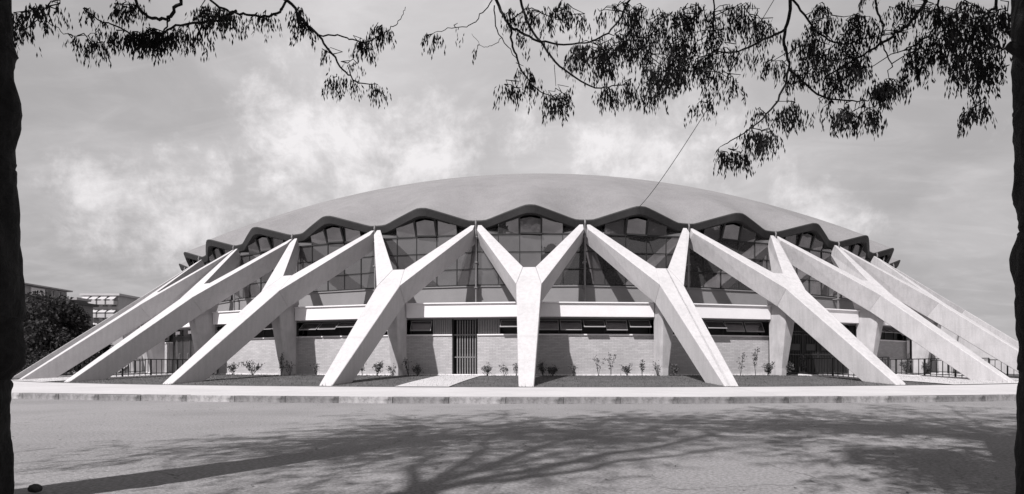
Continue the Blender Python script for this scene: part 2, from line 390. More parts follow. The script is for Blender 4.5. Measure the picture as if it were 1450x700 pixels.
def pane_mesh(pts, name='pane'):
    o_ = Vector((0, .0, 0)); nrm = (Vector(pts[1]) - Vector(pts[0])).cross(Vector(pts[2]) - Vector(pts[0])).normalized() * .012
    return MB().prism([Vector(p) for p in pts], [Vector(p) - nrm for p in pts]).mesh(name, M['glass'])
rects = {}
pane_specs = []
for r in range(3):
    for c in range(5):
        w2 = (XS[c + 1] - XS[c]) / 2; h2 = (ZL[r + 1] - ZL[r]) / 2; key = (round(w2, 2), round(h2, 2))
        if key not in rects: rects[key] = pane_mesh([(-w2, 0, -h2), (w2, 0, -h2), (w2, 0, h2), (-w2, 0, h2)])
        pane_specs.append((rects[key], ((XS[c] + XS[c + 1]) / 2, -AG, (ZL[r] + ZL[r + 1]) / 2)))
for c in range(5):
    x0, x1 = XS[c], XS[c + 1]
    if c in (0, 4):
        inner = x1 if c == 0 else x0
        pts = [(x0, -AG, ZL[3]), (x1, -AG, ZL[3]), top_pt(x1), top_pt((x0 + x1) / 2), top_pt(x0)]
    elif c == 2: pts = [(x0, -AG - .05, ZL[3] + .03), (x1, -AG - .05, ZL[3] + .03), top_pt(x1, -.1) - Vector((0, 0, .1)), top_pt(0, -.13) - Vector((0, 0, .09)), top_pt(x0, -.1) - Vector((0, 0, .1))]
    else: pts = [(x0, -AG, ZL[3]), (x1, -AG, ZL[3]), top_pt(x1), top_pt((x0 + x1) / 2), top_pt(x0)]
    pts = [Vector(p) for p in pts]; tops = pts[2:]; tm = sum(tops, Vector()) / len(tops); slope = (tm.y - pts[0].y) / (tm.z - pts[0].z)
    pts = [Vector((p.x, pts[0].y + (p.z - pts[0].z) * slope, p.z)) for p in pts]
    cen = sum(pts, Vector()) / len(pts)
    pane_specs.append((pane_mesh([Vector(p) - cen for p in pts]), tuple(cen)))
me_far = MB()
for me_, loc in pane_specs: me_far.add([v.co + Vector(loc) for v in me_.vertices], [tuple(p.vertices) for p in me_.polygons])
me_far = me_far.mesh('glazing', M['glass'])
b = MB(); b.box(-HW, HW, -AG + .0, -AG + .25, 3.3, 4.56); b.box(-HW, HW, -AG - .05, -AG + .25, 4.50, 4.575); me_sp = b.mesh('grey_band_wall', M['spandrel'])
b = MB(); b.box(-HW, HW, -AG + 1.4, -AG + 1.5, 3.3, 8.0); me_back = b.mesh('unlit_hall', M['dark'])
for k in range(-18, 18):
    bay = place('window_bay', me_wframe, arena, rz=rad(10 * k))
    if abs(k) <= 6:
        for me_, loc in pane_specs:
            o = place('pane', me_, bay, loc); o.rotation_euler = (random.gauss(0, .006), 0, random.gauss(0, .006))
    else: place('glazing', me_far, bay)
    place('grey_band_wall', me_sp, arena, rz=rad(10 * k))
# --- low flat roof between the band wall and the white beam
b = MB(); vs = []
for k in range(36):
    a0 = rad(10 * k - 10); a1 = rad(10 * k)
    b.add([polar(29.0, a0, 3.34), polar(29.0, a1, 3.34), polar(32.3, a1, 3.34), polar(32.3, a0, 3.34), polar(29.0, a0, 2.86), polar(29.0, a1, 2.86), polar(32.3, a1, 2.86), polar(32.3, a0, 2.86)],
          [(0, 1, 2, 3), (7, 6, 5, 4), (0, 4, 5, 1), (2, 6, 7, 3)])
b.build('low_roof', M['spandrel'], arena, fix=False)
# --- Y supports
def ysupport_meshes(mat):
    def yo(z): return -(38.6 - 9.15 * z / 7.4)
    dirn = Vector((0, 9.15, 7.4)).normalized(); nin = Vector((0, dirn.z, -dirn.y))     # inward / down
    P = lambda x, z, k=0.0: Vector((x, yo(z), z)) + nin * k
    ft = [(-.235, 0), (.235, 0)]; sh = 4.0; cr = 4.87; d1 = .90; d2 = .93
    # leg + fork : outer polygon and back polygon
    outer = [P(-.235, -.12), P(.235, -.12), P(.51, sh), P(.27, cr), P(-.27, cr), P(-.51, sh)]
    fb = Vector((0, yo(0) + 1.12, -.12))
    back = [Vector((-.25, fb.y, -.12)), Vector((.25, fb.y, -.12)), P(.50, sh, d1), P(.30, cr, d2), P(-.30, cr, d2), P(-.50, sh, d1)]
    leg = MB(); leg.prism(outer, back); me_leg = leg.mesh('y_support', mat, bevel=.018)
    # right arm from joint to head
    g_ = .004
    A = [P(.51 + g_, sh + .01), P(.27 + g_, cr + .01), P(.30 + g_, cr + .01, d2), P(.50 + g_, sh + .01, d1)]
    zt = 7.40
    head_o = [P(2.50, 7.13), P(2.50, zt), P(2.33, zt)]
    T = [Vector((2.50, yo(7.13), 7.10)), Vector((2.50, yo(7.4) + .0, 7.40)), Vector((2.32, yo(7.4), 7.40)), Vector((2.40, yo(7.4) + .30, 6.95)), Vector((2.50, yo(7.4) + .33, 6.62))]
    B_ = [A[0], (A[0] + A[1]) / 2 , A[1], A[2], A[3]]
    arm = MB(); arm.prism(B_, T); me_r = arm.mesh('arm', mat, bevel=.008)
    arm = MB(); fl = lambda p: Vector((-p.x, p.y, p.z)); arm.prism([fl(p) for p in B_], [fl(p) for p in T]); me_l = arm.mesh('arm', mat, bevel=.008)
    return me_leg, me_r, me_l
ya = ysupport_meshes(M['concrete']); yb = ysupport_meshes(M['concrete_worn'])
def column_mesh():
    b = MB(); secs = [(-.1, 32.33, 32.92, .26, .17), (.6, 32.33, 32.95, .26, .15), (2.95, 32.30, 33.36, .27, .03), (3.25, 32.30, 33.36, .27, .03), (4.2, 32.0, 32.45, .27, .03)]
    n = 6; vs = []
    for z, r0, r1, hw, c in secs: vs += [(-hw, -r0, z), (hw, -r0, z), (hw, -r1 + c * 1.3, z), (hw - c * .8, -r1, z), (-hw + c * .8, -r1, z), (-hw, -r1 + c * 1.3, z)]
    fs = [tuple(range(n)), tuple(range(len(vs) - n, len(vs)))[::-1]]
    for i in range(len(secs) - 1):
        for k in range(n): fs.append((i * n + k, i * n + (k + 1) % n, (i + 1) * n + (k + 1) % n, (i + 1) * n + k))
    b.add(vs, fs); return b.mesh('column', M['column'], bevel=.01)
me_col = column_mesh()
b = MB(); b.tube([(0, -29.62, 7.62), (0, -29.66, 7.45), (0, -29.60, 7.2), (0, -29.60, 3.4)], .042, 8)
for z in (4.4, 5.6, 6.8): b.box(-.075, .075, -29.68, -29.18, z, z + .05)
me_pipe = b.mesh('downpipe', M['pipe'], smooth=False)
for k in range(-18, 18):
    s = ya if k <= 1 else yb
    y = place('y_support', s[0], arena, rz=rad(10 * k)); place('arm', s[1], y); place('arm', s[2], y)
    place('column', me_col, arena, rz=rad(10 * k)); place('downpipe', me_pipe, arena, rz=rad(10 * k + 5))
# --- ground floor bays between the columns
AW = 31.85; WW = AW * math.tan(rad(5))
b = MB(); b.box(-2.535, 2.535, -32.35, -32.02, 2.79, 3.40); b.box(-2.535, 2.535, -32.41, -32.0, 3.36, 3.415); me_beam = b.mesh('white_beam', M['whitewash'], bevel=.008)
def wall_piece(x0, x1):
    b = MB(); b.box(x0, x1, -AW, -AW + .3, .0, 2.03); return b.mesh('brick_wall', M['brick'])
def sill_piece(x0, x1):
    b = MB(); b.box(x0, x1, -AW - .045, -AW + .2, 2.03, 2.085); return b.mesh('sill', M['whitewash'])
def foot_piece(x0, x1): return MB().box(x0, x1, -AW - .05, -AW + .0, .2, .335).mesh('footing', M['whitewash'])
def lintel(x0, x1): b = MB(); b.box(x0, x1, -AW + .02, -AW + .3, 2.74, 3.2); return b.mesh('lintel', M['spandrel'])
def strip_frame(x0, x1, n):
    b = MB(); y0, y1 = -AW + .04, -AW + .10
    for i in range(n + 1): x = x0 + (x1 - x0) * i / n; b.box(x - .02, x + .02, y0, y1, 2.085, 2.74)
    b.box(x0, x1, y0 + .003, y1 - .003, 2.70, 2.74); b.box(x0, x1, y0 + .003, y1 - .003, 2.085, 2.115)
    b.box(x0, x1, y1 + .25, y1 + .28, 2.085, 2.74); return b.mesh('strip_window', M['frame'])
def sash_mesh(wd, ang):
    c, s = math.cos(ang), math.sin(ang); H = .5; T = Matrix.Translation((0, -AW + .05, 2.69)) @ Matrix.Rotation(-ang, 4, 'X')
    f = MB(); f.box(-wd / 2, wd / 2, -.012, .012, -H, -H + .05, T); f.box(-wd / 2, wd / 2, -.012, .012, -.03, 0, T)
    f.box(-wd / 2, -wd / 2 + .03, -.012, .012, -H + .05, -.03, T); f.box(wd / 2 - .03, wd / 2, -.012, .012, -H + .05, -.03, T)
    p = MB(); p.box(-wd / 2 + .03, wd / 2 - .03, -.004, .004, -H + .05, -.03, T)
    return f.mesh('sash', M['sash']), p.mesh('pane', M['glass'])
def bars_mesh(x0, x1, z0, z1, y, n, r=.018, rails=()):
    b = MB()
    for i in range(n): x = x0 + (x1 - x0) * (i + .5) / n; b.box(x - r, x + r, y - r, y + r, z0, z1)
    for z in rails: b.box(x0, x1, y - r - .006, y + r + .006, z - .025, z + .025)
    b.box(x0, x0 + .04, y - .03, y + .03, z0, z1); b.box(x1 - .04, x1, y - .03, y + .03, z0, z1); return b
fullW = wall_piece(-WW, WW); fullS = sill_piece(-WW, WW); fullF = foot_piece(-WW, WW); fullL = lintel(-WW, WW); me_strip = strip_frame(-2.5, 2.5, 5)
sashes = [sash_mesh(.93, a) for a in (.06, .45, .85, 1.05)]
def std_bay(a, opens):
    place('white_beam', me_beam, arena, rz=a); wl = place('brick_wall', fullW, arena, rz=a); place('sill', fullS, wl); place('footing', fullF, wl); place('lintel', fullL, wl)
    st = place('strip_window', me_strip, arena, rz=a)
    for i, q in enumerate(opens):
        f, p = sashes[q]; place('sash', f, st, (-2 + i, 0, 0)); place('pane', p, st, (-2 + i, 0, 0))
def blank_bay(a):
    place('white_beam', me_beam, arena, rz=a); wl = place('brick_wall', fullW, arena, rz=a); place('sill', fullS, wl); place('footing', fullF, wl); place('lintel', fullL, wl); place('strip_window', me_strip, arena, rz=a)
def service_door_bay(a):
    place('white_beam', me_beam, arena, rz=a); dx0, dx1 = -.62, .50
    wl = place('brick_wall', wall_piece(-WW, dx0), arena, rz=a); place('sill', sill_piece(-WW, dx0), wl); place('footing', foot_piece(-WW, dx0), wl); place('lintel', fullL, wl)
    wr = place('brick_wall', wall_piece(dx1, WW), arena, rz=a); place('sill', sill_piece(dx1, WW), wr); place('footing', foot_piece(dx1, WW), wr)
    for x0, x1 in ((-2.5, -1.5), (1.5, 2.5)):
        st = place('strip_window', strip_frame(x0, x1, 1), arena, rz=a); f, p = sashes[1 if x0 < 0 else 2]; place('sash', f, st, ((x0 + x1) / 2, 0, 0)); place('pane', p, st, ((x0 + x1) / 2, 0, 0))
    for x0, x1 in ((-1.5, dx0), (dx1, 1.5)):
        b = MB(); b.box(x0, x1, -AW + .10, -AW + .14, 2.085, 2.74)
        nn = 9
        for i in range(nn): x = x0 + (x1 - x0) * (i + .5) / nn; b.box(x - .03, x + .03, -AW + .03, -AW + .101, 2.09, 2.735)
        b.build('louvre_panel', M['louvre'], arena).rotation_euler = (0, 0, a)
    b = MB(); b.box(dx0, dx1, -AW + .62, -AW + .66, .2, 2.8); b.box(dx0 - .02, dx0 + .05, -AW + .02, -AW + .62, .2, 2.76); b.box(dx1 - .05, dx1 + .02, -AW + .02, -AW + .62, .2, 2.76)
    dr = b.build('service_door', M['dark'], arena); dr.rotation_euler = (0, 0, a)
    me_b = MB().box(-.022, .022, -.022, .022, .28, 2.70).mesh('bar', M['gate'])
    for i in range(8): place('bar', me_b, dr, (dx0 + .20 + i * .115, -AW + .16, 0))
    for z in (.28, 1.06, 2.04): MB().box(dx0 + .05, dx1 - .05, -AW + .125, -AW + .195, z, z + .05).build('rail', M['gate'], dr)
    MB().box(dx0, dx1, -AW - .1, -AW + .6, .2, .34).build('threshold', M['whitewash'], dr)
def entrance_bay(a, signs, gate=False):
    place('white_beam', me_beam, arena, rz=a); place('lintel', fullL, arena, rz=a)
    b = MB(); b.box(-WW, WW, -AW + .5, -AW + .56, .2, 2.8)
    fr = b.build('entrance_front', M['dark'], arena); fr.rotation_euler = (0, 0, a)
    xs = [-2.5, -1.5, -.5, .5, 1.5, 2.5]
    if not gate:
        b = MB()
        for x in xs: b.box(x - .045, x + .045, -AW + .06, -AW + .16, .25, 2.79)
        b.box(-2.5, 2.5, -AW + .063, -AW + .157, 2.30, 2.38).build('door_frame', M['door'], fr)
        lf = MB().box(-.45, .45, -.02, .02, .27, .55).box(-.45, -.36, -.02, .02, .55, 2.29).box(.36, .45, -.02, .02, .55, 2.29).box(-.36, .36, -.02, .02, 2.15, 2.29).mesh('door_leaf', M['door'])
        pn = MB().box(-.36, .36, -.006, .006, .55, 2.15).mesh('pane', M['doorglass']); tp = MB().box(-.45, .45, -.006, .006, 2.385, 2.78).mesh('pane', M['doorglass'])
        hd = MB().tube([(.3, -.02, 1.1), (.3, -.09, 1.12), (.3, -.09, 1.4), (.3, -.02, 1.42)], .014, 6).mesh('handle', M['pipe'])
        for i in range(5):
            x = (xs[i] + xs[i + 1]) / 2; l_ = place('door_leaf', lf, fr, (x, -AW + .11, 0)); place('pane', pn, fr, (x, -AW + .11, 0)); place('pane', tp, fr, (x, -AW + .11, 0)); place('handle', hd, fr, (x, -AW + .11, 0))
        if signs:
            sg = MB().box(-.25, .25, -.012, .012, 2.48, 2.64).mesh('white_sign', M['signwhite'])
            for x in (-1.9, -.4): place('white_sign', sg, fr, (x, -AW + .04, 0))
    else:
        for i in range(5):
            x0, x1 = xs[i] + .02, xs[i + 1] - .02
            gb = bars_mesh(x0, x1, .30, 2.25, -AW + .12, 9, .016, (.38, 1.25, 2.2)).build('gate_leaf', M['iron'], fr)
            bars_mesh(x0, x1, 2.30, 2.76, -AW + .12, 9, .016, (2.33,)).build('gate_transom', M['iron'], fr)
            MB().box(x0 + .2, x1 - .2, -AW + .10, -AW + .14, 1.45, 1.75).build('lock_plate', M['iron'], fr)
    MB().box(-WW, WW, -AW - .15, -AW + .5, .2, .315).build('threshold', M['pavement'], fr)
kinds = {-5: 'service', -35: 'doors', 25: 'gate', 45: 'doors2'}
op = [(2, 1, 0, 1, 0), (1, 2, 2, 1, 1), (0, 1, 2, 2, 1), (3, 3, 3, 3, 2), (1, 1, 2, 3, 2)]
for k in range(-18, 18):
    A_ = 10 * k + 5; a = rad(A_)
    if A_ == -5: service_door_bay(a)
    elif A_ == -35: entrance_bay(a, True)
    elif A_ == 25: entrance_bay(a, False, True)
    elif A_ == 45: entrance_bay(a, False)
    elif A_ == -25: std_bay(a, (3, 3, 3, 3, 3))
    elif A_ == -15: std_bay(a, (2, 2, 3, 1, 1))
    elif A_ == 5: std_bay(a, (1, 1, 2, 1, 2))
    elif A_ == 15: std_bay(a, (0, 1, 2, 1, 1))
    elif abs(A_) <= 65: std_bay(a, op[k % 5])
    else: blank_bay(a)

# ------------------------------------------------------------------ railings beside the entrances
def railing(ang, R0, R1, label):
    A0 = polar(R0, ang + PHI); A1 = polar(R1, ang + PHI); L = (A1 - A0).length
    z0, z1 = lawn_z(R0) + .05, lawn_z(R1) + .05; ztop = max(z0, z1) + .72
    r = empty('metal_railing', A0, math.atan2((A1 - A0).y, (A1 - A0).x), label=label, cat='railing', group='black railings beside the arena entrances')
    MB().box(0, L, -.025, .025, ztop - .04, ztop).build('rail', M['iron'], r)
    low = MB(); low.hexa([(0, -.02, z0 + .09), (L, -.02, z1 + .09), (L, .02, z1 + .09), (0, .02, z0 + .09)], [(0, -.02, z0 + .12), (L, -.02, z1 + .12), (L, .02, z1 + .12), (0, .02, z0 + .12)]); low.build('rail', M['iron'], r)
    n = int(L / .24); meb = {}
    for i in range(n + 1):
        x = L * i / n; z = z0 + (z1 - z0) * i / n; thick = .03 if i % 5 == 0 else .012; nm = 'post' if i % 5 == 0 else 'baluster'
        MB().box(x - thick, x + thick, -thick, thick, z, ztop - .035).build(nm, M['iron'], r)
    c = MB(); c.hexa([(0, -.1, z0 - .25), (L, -.1, z1 - .25), (L, .1, z1 - .25), (0, .1, z0 - .25)], [(0, -.1, z0 + .02), (L, -.1, z1 + .02), (L, .1, z1 + .02), (0, .1, z0 + .02)]); c.build('base_kerb', M['whitewash'], r)
railing(rad(-31.3), 37.3, 32.9, 'black railing running inward left of the pair of dark entrance doors with white signs')
railing(rad(-42), 37.0, 32.9, 'black railing at the far left, seen low between the two leftmost sloping supports')
railing(rad(21.6), 37.2, 32.9, 'black railing in front of the iron barred gates right of centre')
railing(rad(31.2), 37.4, 32.9, 'black railing beyond the third support from the centre on the right')
railing(rad(41.5), 37.4, 32.9, 'black railing at the far right near the right tree trunk')

# ------------------------------------------------------------------ shrubs along the wall
def shrub(u, kind, h, wd, label, R=33.0):
    # ground position below pixel column u on the bed in front of the wall
    k_ = (u - CX) / FOC; best = None
    for i in range(-600, 600):
        a = rad(i / 10); p = polar(R, a); x, y = p.x, p.y + CAM_D
        X = x * math.cos(YAW) + y * math.sin(YAW); Y = -x * math.sin(YAW) + y * math.cos(YAW); e = abs(X / Y - k_)
        if best is None or e < best[0]: best = (e, a)
    p = polar(R, best[1], lawn_z(R)); h *= 1.25; wd *= 1.4; R = random.uniform(32.5, 33.4); rt = empty('rose_bush', p, random.uniform(0, 6), label=label, cat='bush', group='young bushes planted along the arena wall')
    st = MB(); V = []; ns = {'bushy': 7, 'tall': 3, 'thin': 4, 'dark': 8}[kind]; tips = []
    for i in range(ns):
        t = random.uniform(0, 2 * PI); e = Vector((math.cos(t) * wd / 2 * random.uniform(.3, 1), math.sin(t) * wd / 2 * random.uniform(.3, 1), h * random.uniform(.6, 1)))
        m_ = e * .5 + Vector((random.gauss(0, .03), random.gauss(0, .03), .05)); st.tube([(0, 0, -.02), m_, e], [.008, .006, .003], 4)
        tips += [m_ + (e - m_) * q for q in (.2, .5, .8, 1.0)] + [m_ * .8]
    st.build('stem', M['twig'], rt)
    n = {'bushy': 260, 'tall': 150, 'thin': 90, 'dark': 400}[kind]; sp = {'bushy': .055, 'tall': .04, 'thin': .05, 'dark': .05}[kind]
    for i in range(n):
        c = np.array(random.choice(tips)) + RNG.normal(0, sp, 3); u_ = RNG.normal(0, 1, 3); u_ /= np.linalg.norm(u_); v_ = np.cross(u_, RNG.normal(0, 1, 3)); v_ /= np.linalg.norm(v_); s = RNG.uniform(.016, .038)
        V += [c - u_ * s * 1.4, c + v_ * s * .7, c + u_ * s * 1.4, c - v_ * s * .7]
    np_mesh('foliage', V, np.arange(len(V)).reshape(-1, 4), M['shrubleaf'], rt)
SH = [(302, 'bushy', .55, .4, 'dark bush in the shade below the second support left of centre'),
      (330, 'bushy', .45, .5, 'left one of two full bushes against the lit wall left of the third column'),
      (358, 'dark', .5, .75, 'widest bush, against the lit wall beside a smaller bush on its left'),
      (398, 'tall', .75, .35, 'tall thin bush in front of the tapered column left of the inclined support'),
      (411, 'thin', .5, .4, 'sparse bush just right of the tapered column on the left'),
      (448, 'thin', .55, .3, 'sparse bush just left of the first inclined support left of centre'),
      (514, 'tall', .6, .3, 'slim bush at the wall just right of the first inclined support left of centre'),
      (534, 'dark', .45, .3, 'compact dark round bush left of the tapered column near the barred door'),
      (553, 'thin', .4, .4, 'low pale bush at the foot of the tapered column left of the barred door'),
      (578, 'thin', .6, .3, 'thin bush in the wall shadow right of that column left of the barred door'),
      (592, 'bushy', .35, .35, 'small leafy bush in the shadow left of the barred door'),
      (690, 'bushy', .35, .3, 'first small bush to the right of the barred door'),
      (713, 'thin', .4, .3, 'second small bush to the right of the barred door'),
      (731, 'thin', .45, .25, 'sprig of a bush touching the left edge of the central support'),
      (770, 'bushy', .45, .3, 'pale bush just right of the central support'),
      (783, 'dark', .3, .3, 'low dark bush in the shadow right of the central support'),
      (812, 'thin', .45, .25, 'faint bush at the shadow edge right of the central support'),
      (847, 'thin', .7, .45, 'spindly bush against the lit wall, midway between the central support and the next column'),
      (866, 'thin', .85, .3, 'tallest bare spray of twigs on the lit wall right of the central support'),
      (888, 'bushy', .4, .4, 'leafy bush on the lit wall, first of a close pair before the column'),
      (910, 'tall', .55, .3, 'upright bush on the lit wall, second of the pair before the column'),
      (932, 'thin', .5, .35, 'bush at the foot of the column behind the first support right of centre'),
      (954, 'bushy', .4, .25, 'small bush in the wall shadow right of that column'),
      (1048, 'thin', 1.0, .6, 'large airy bush just right of the first inclined support right of centre'),
      (1070, 'tall', 1.05, .22, 'tall slender upright bush between the airy bush and the next column'),
      (1087, 'dark', .45, .3, 'low dark bush left of the column near the iron gates'),
      (1118, 'bushy', .5, .2, 'narrow bush right of the column beside the iron gates'),
      (1142, 'tall', .75, .35, 'pale leafy bush in front of the iron barred gates'),
      (1283, 'dark', .7, .35, 'dark bush behind the railing right of the second support right of centre'),
      (1312, 'dark', .5, .4, 'dark bush behind the railing, nearer the right edge')]
for s in SH: shrub(*s)

# ------------------------------------------------------------------ far buildings and trees at the left
def block(name, u0, u1, vtop, d, depth, label, mat, floors, wins, roofz=.5, turn=0.0, rmat='farroof'):
    p0 = cw((u0 - CX) / FOC * d, d); wd = (u1 - u0) / FOC * d; H = CAM_H + (CY - vtop) / FOC * d
    r = empty(name, p0, YAW + turn, label=label, cat='building')
    MB().box(0, wd, 0, depth, ROAD_Z, H).build('wall', mat, r)
    rf = MB().box(-.5, wd + .5, -.5, depth + .5, H, H + roofz).build('roof', M[rmat], r)
    mw = MB().box(-wins[1] / 2, wins[1] / 2, -.08, .04, 0, wins[2]).mesh('window', M['sash']); mp = MB().box(-wins[1] / 2 + .1, wins[1] / 2 - .1, -.1, .0, .1, wins[2] - .1).mesh('pane', M['doorglass'])
    for f in range(floors):
        for i in range(wins[0]):
            x = wd * (i + .5) / wins[0]; z = H - (f + 1) * (H / max(floors, 1)) + .9
            if z < .5: continue
            w_ = place('window', mw, r, (x, 0, z)); place('pane', mp, w_)
    return r, wd, H
rb = empty('flat_roofed_building', cw(-52.4, 49, ROAD_Z), YAW + rad(90), label='grey building with flat roof and rooftop pavilion behind the dark tree at left', cat='building')
MB().box(0, 23, 0, 14, 0, 8.2).build('wall', M['farwall'], rb); MB().box(-.4, 23.4, -.4, 14.4, 8.2, 8.5).build('roof', M['fascia'], rb)
MB().box(6, 21.7, 2.2, 9, 8.5, 9.85).build('penthouse', M['farwhite'], rb); MB().box(5.4, 22.0, 1.7, 10, 9.86, 10.02).build('penthouse_roof', M['farroof'], rb)
mw = MB().box(-.38, .38, -.06, .02, 0, 1.1).mesh('penthouse_window', M['doorglass'])
for x in (11.0, 13.5, 18.9, 20.0, 21.1): place('penthouse_window', mw, rb, (x, 2.19, 8.6))
MB().box(16.4, 18.3, 2.05, 2.19, 8.6, 9.7).build('white_panel', M['signwhite'], rb)
mw = MB().box(-.7, .7, -.08, .04, 0, 1.5).mesh('window', M['sash']); mp = MB().box(-.6, .6, -.1, .0, .1, 1.4).mesh('pane', M['doorglass'])
for z in (1.6, 5.2):
    for i in range(8): w_ = place('window', mw, rb, (1.6 + i * 2.8, 0, z)); place('pane', mp, w_)
rc, wd2, H2 = block('apartment_block', 118, 168, 419, 140, 10, 'white apartment block with stepped balconies far behind at left', M['farwhite'], 5, (4, 1.2, 1.6), rmat='farwhite')
for f in range(4):
    z = H2 - 1.2 - f * 3.1
    for i in range(4):
        x = wd2 * (i + .5) / 4; MB().box(x - .85, x + .85, -1.5, 0, z - 1.0, z - .1).build('balcony', M['farwhite'], rc)
        MB().add([(x - .9, -1.6, z + .2), (x + .9, -1.6, z + .2), (x + .7, -.1, z + 1.1), (x - .7, -.1, z + 1.1)], [(0, 1, 2, 3)]).build('awning', M['farwhite'], rc, fix=False)
block('low_apartment_block', 158, 215, 425, 155, 10, 'pale low apartment block just above the leftmost support, far behind', M['farwhite'], 4, (5, 1.4, 1.5), roofz=.4)
block('distant_house', 96, 108, 425, 120, 3, 'small distant grey house between the pavilion roof and the white apartments', M['farwall'], 2, (2, 1.0, 1.2))

# --- leaf helpers -------------------------------------------------
def leaf_quads(C, size, ratio=.5, down=0.0):
    C = np.asarray(C); n = len(C); u = RNG.normal(0, 1, (n, 3)); u[:, 2] -= down; u /= np.linalg.norm(u, axis=1)[:, None]
    v = np.cross(u, RNG.normal(0, 1, (n, 3))); v /= np.linalg.norm(v, axis=1)[:, None] + 1e-9
    s = (size * RNG.uniform(.6, 1.3, n))[:, None]; V = np.stack([C - u * s, C + v * s * ratio, C + u * s, C - v * s * ratio], 1)
    return V.reshape(-1, 3)
def round_tree(name, loc, h, r, label, mat, n=9000, size=.16, trunk=.2, base=None, group=None, squash=.8):
    t = empty(name, loc, random.uniform(0, 6), label=label, cat='tree', group=group)
    b = MB(); zt = h - r * squash * 1.1; b.tube([(0, 0, -.2), (.05, 0, zt * .5), (0, .1, zt)], [trunk, trunk * .8, trunk * .5], 8)
    cl = []
    for i in range(34):
        d = RNG.normal(0, 1, 3); d /= np.linalg.norm(d); rr = r * RNG.uniform(.45, .88); c = np.array([d[0] * rr, d[1] * rr, h - r * squash + d[2] * rr * squash]); cl.append((c, r * RNG.uniform(.18, .34)))
        if i % 2 == 0: b.tube([(0, 0, zt * .6), Vector(c) * .5 + Vector((0, 0, zt * .35)), Vector(c)], [trunk * .4, trunk * .2, .02], 5)
    b.build('trunk', M['bark'], t); C = []
    for c, q in cl:
        d = RNG.normal(0, 1, (n // 34, 3)); d /= np.linalg.norm(d, axis=1)[:, None]; C.append(c + d * q * RNG.uniform(.5, 1.1, (len(d), 1)))
    C = np.concatenate(C); V = leaf_quads(C, size); o = np_mesh('crown', V, np.arange(len(V)).reshape(-1, 4), mat, t); return t
round_tree('dense_tree', cw(-31.5, 40, ROAD_Z), 5.5, 3.1, 'broad dark dense tree beside the left trunk, in front of the flat-roofed building', M['farleaf'], 14000, .13, .22, squash=.85)
round_tree('dense_tree', cw(-37.5, 42, ROAD_Z), 4.9, 2.6, 'second dark tree at the far left, half hidden by the near trunk', M['farleaf'], 8000, .14)
def hedge(u0, u1, d, h, label):
    p0, p1 = cw((u0 - CX) / FOC * d, d, ROAD_Z), cw((u1 - CX) / FOC * d, d, ROAD_Z); t = empty('hedge', p0, YAW, label=label, cat='hedge'); L = (p1 - p0).length; n = int(L * 700)
    C = np.c_[RNG.uniform(0, L, n), RNG.uniform(-.6, .6, n), np.abs(RNG.beta(2, 1.4, n)) * h * (1 + .15 * np.sin(RNG.uniform(0, 6, n)))]
    V = leaf_quads(C, .08); np_mesh('foliage', V, np.arange(len(V)).reshape(-1, 4), M['farleaf'], t)
hedge(10, 150, 37, 1.7, 'dark hedge behind the leftmost sloping supports, below the dark tree')

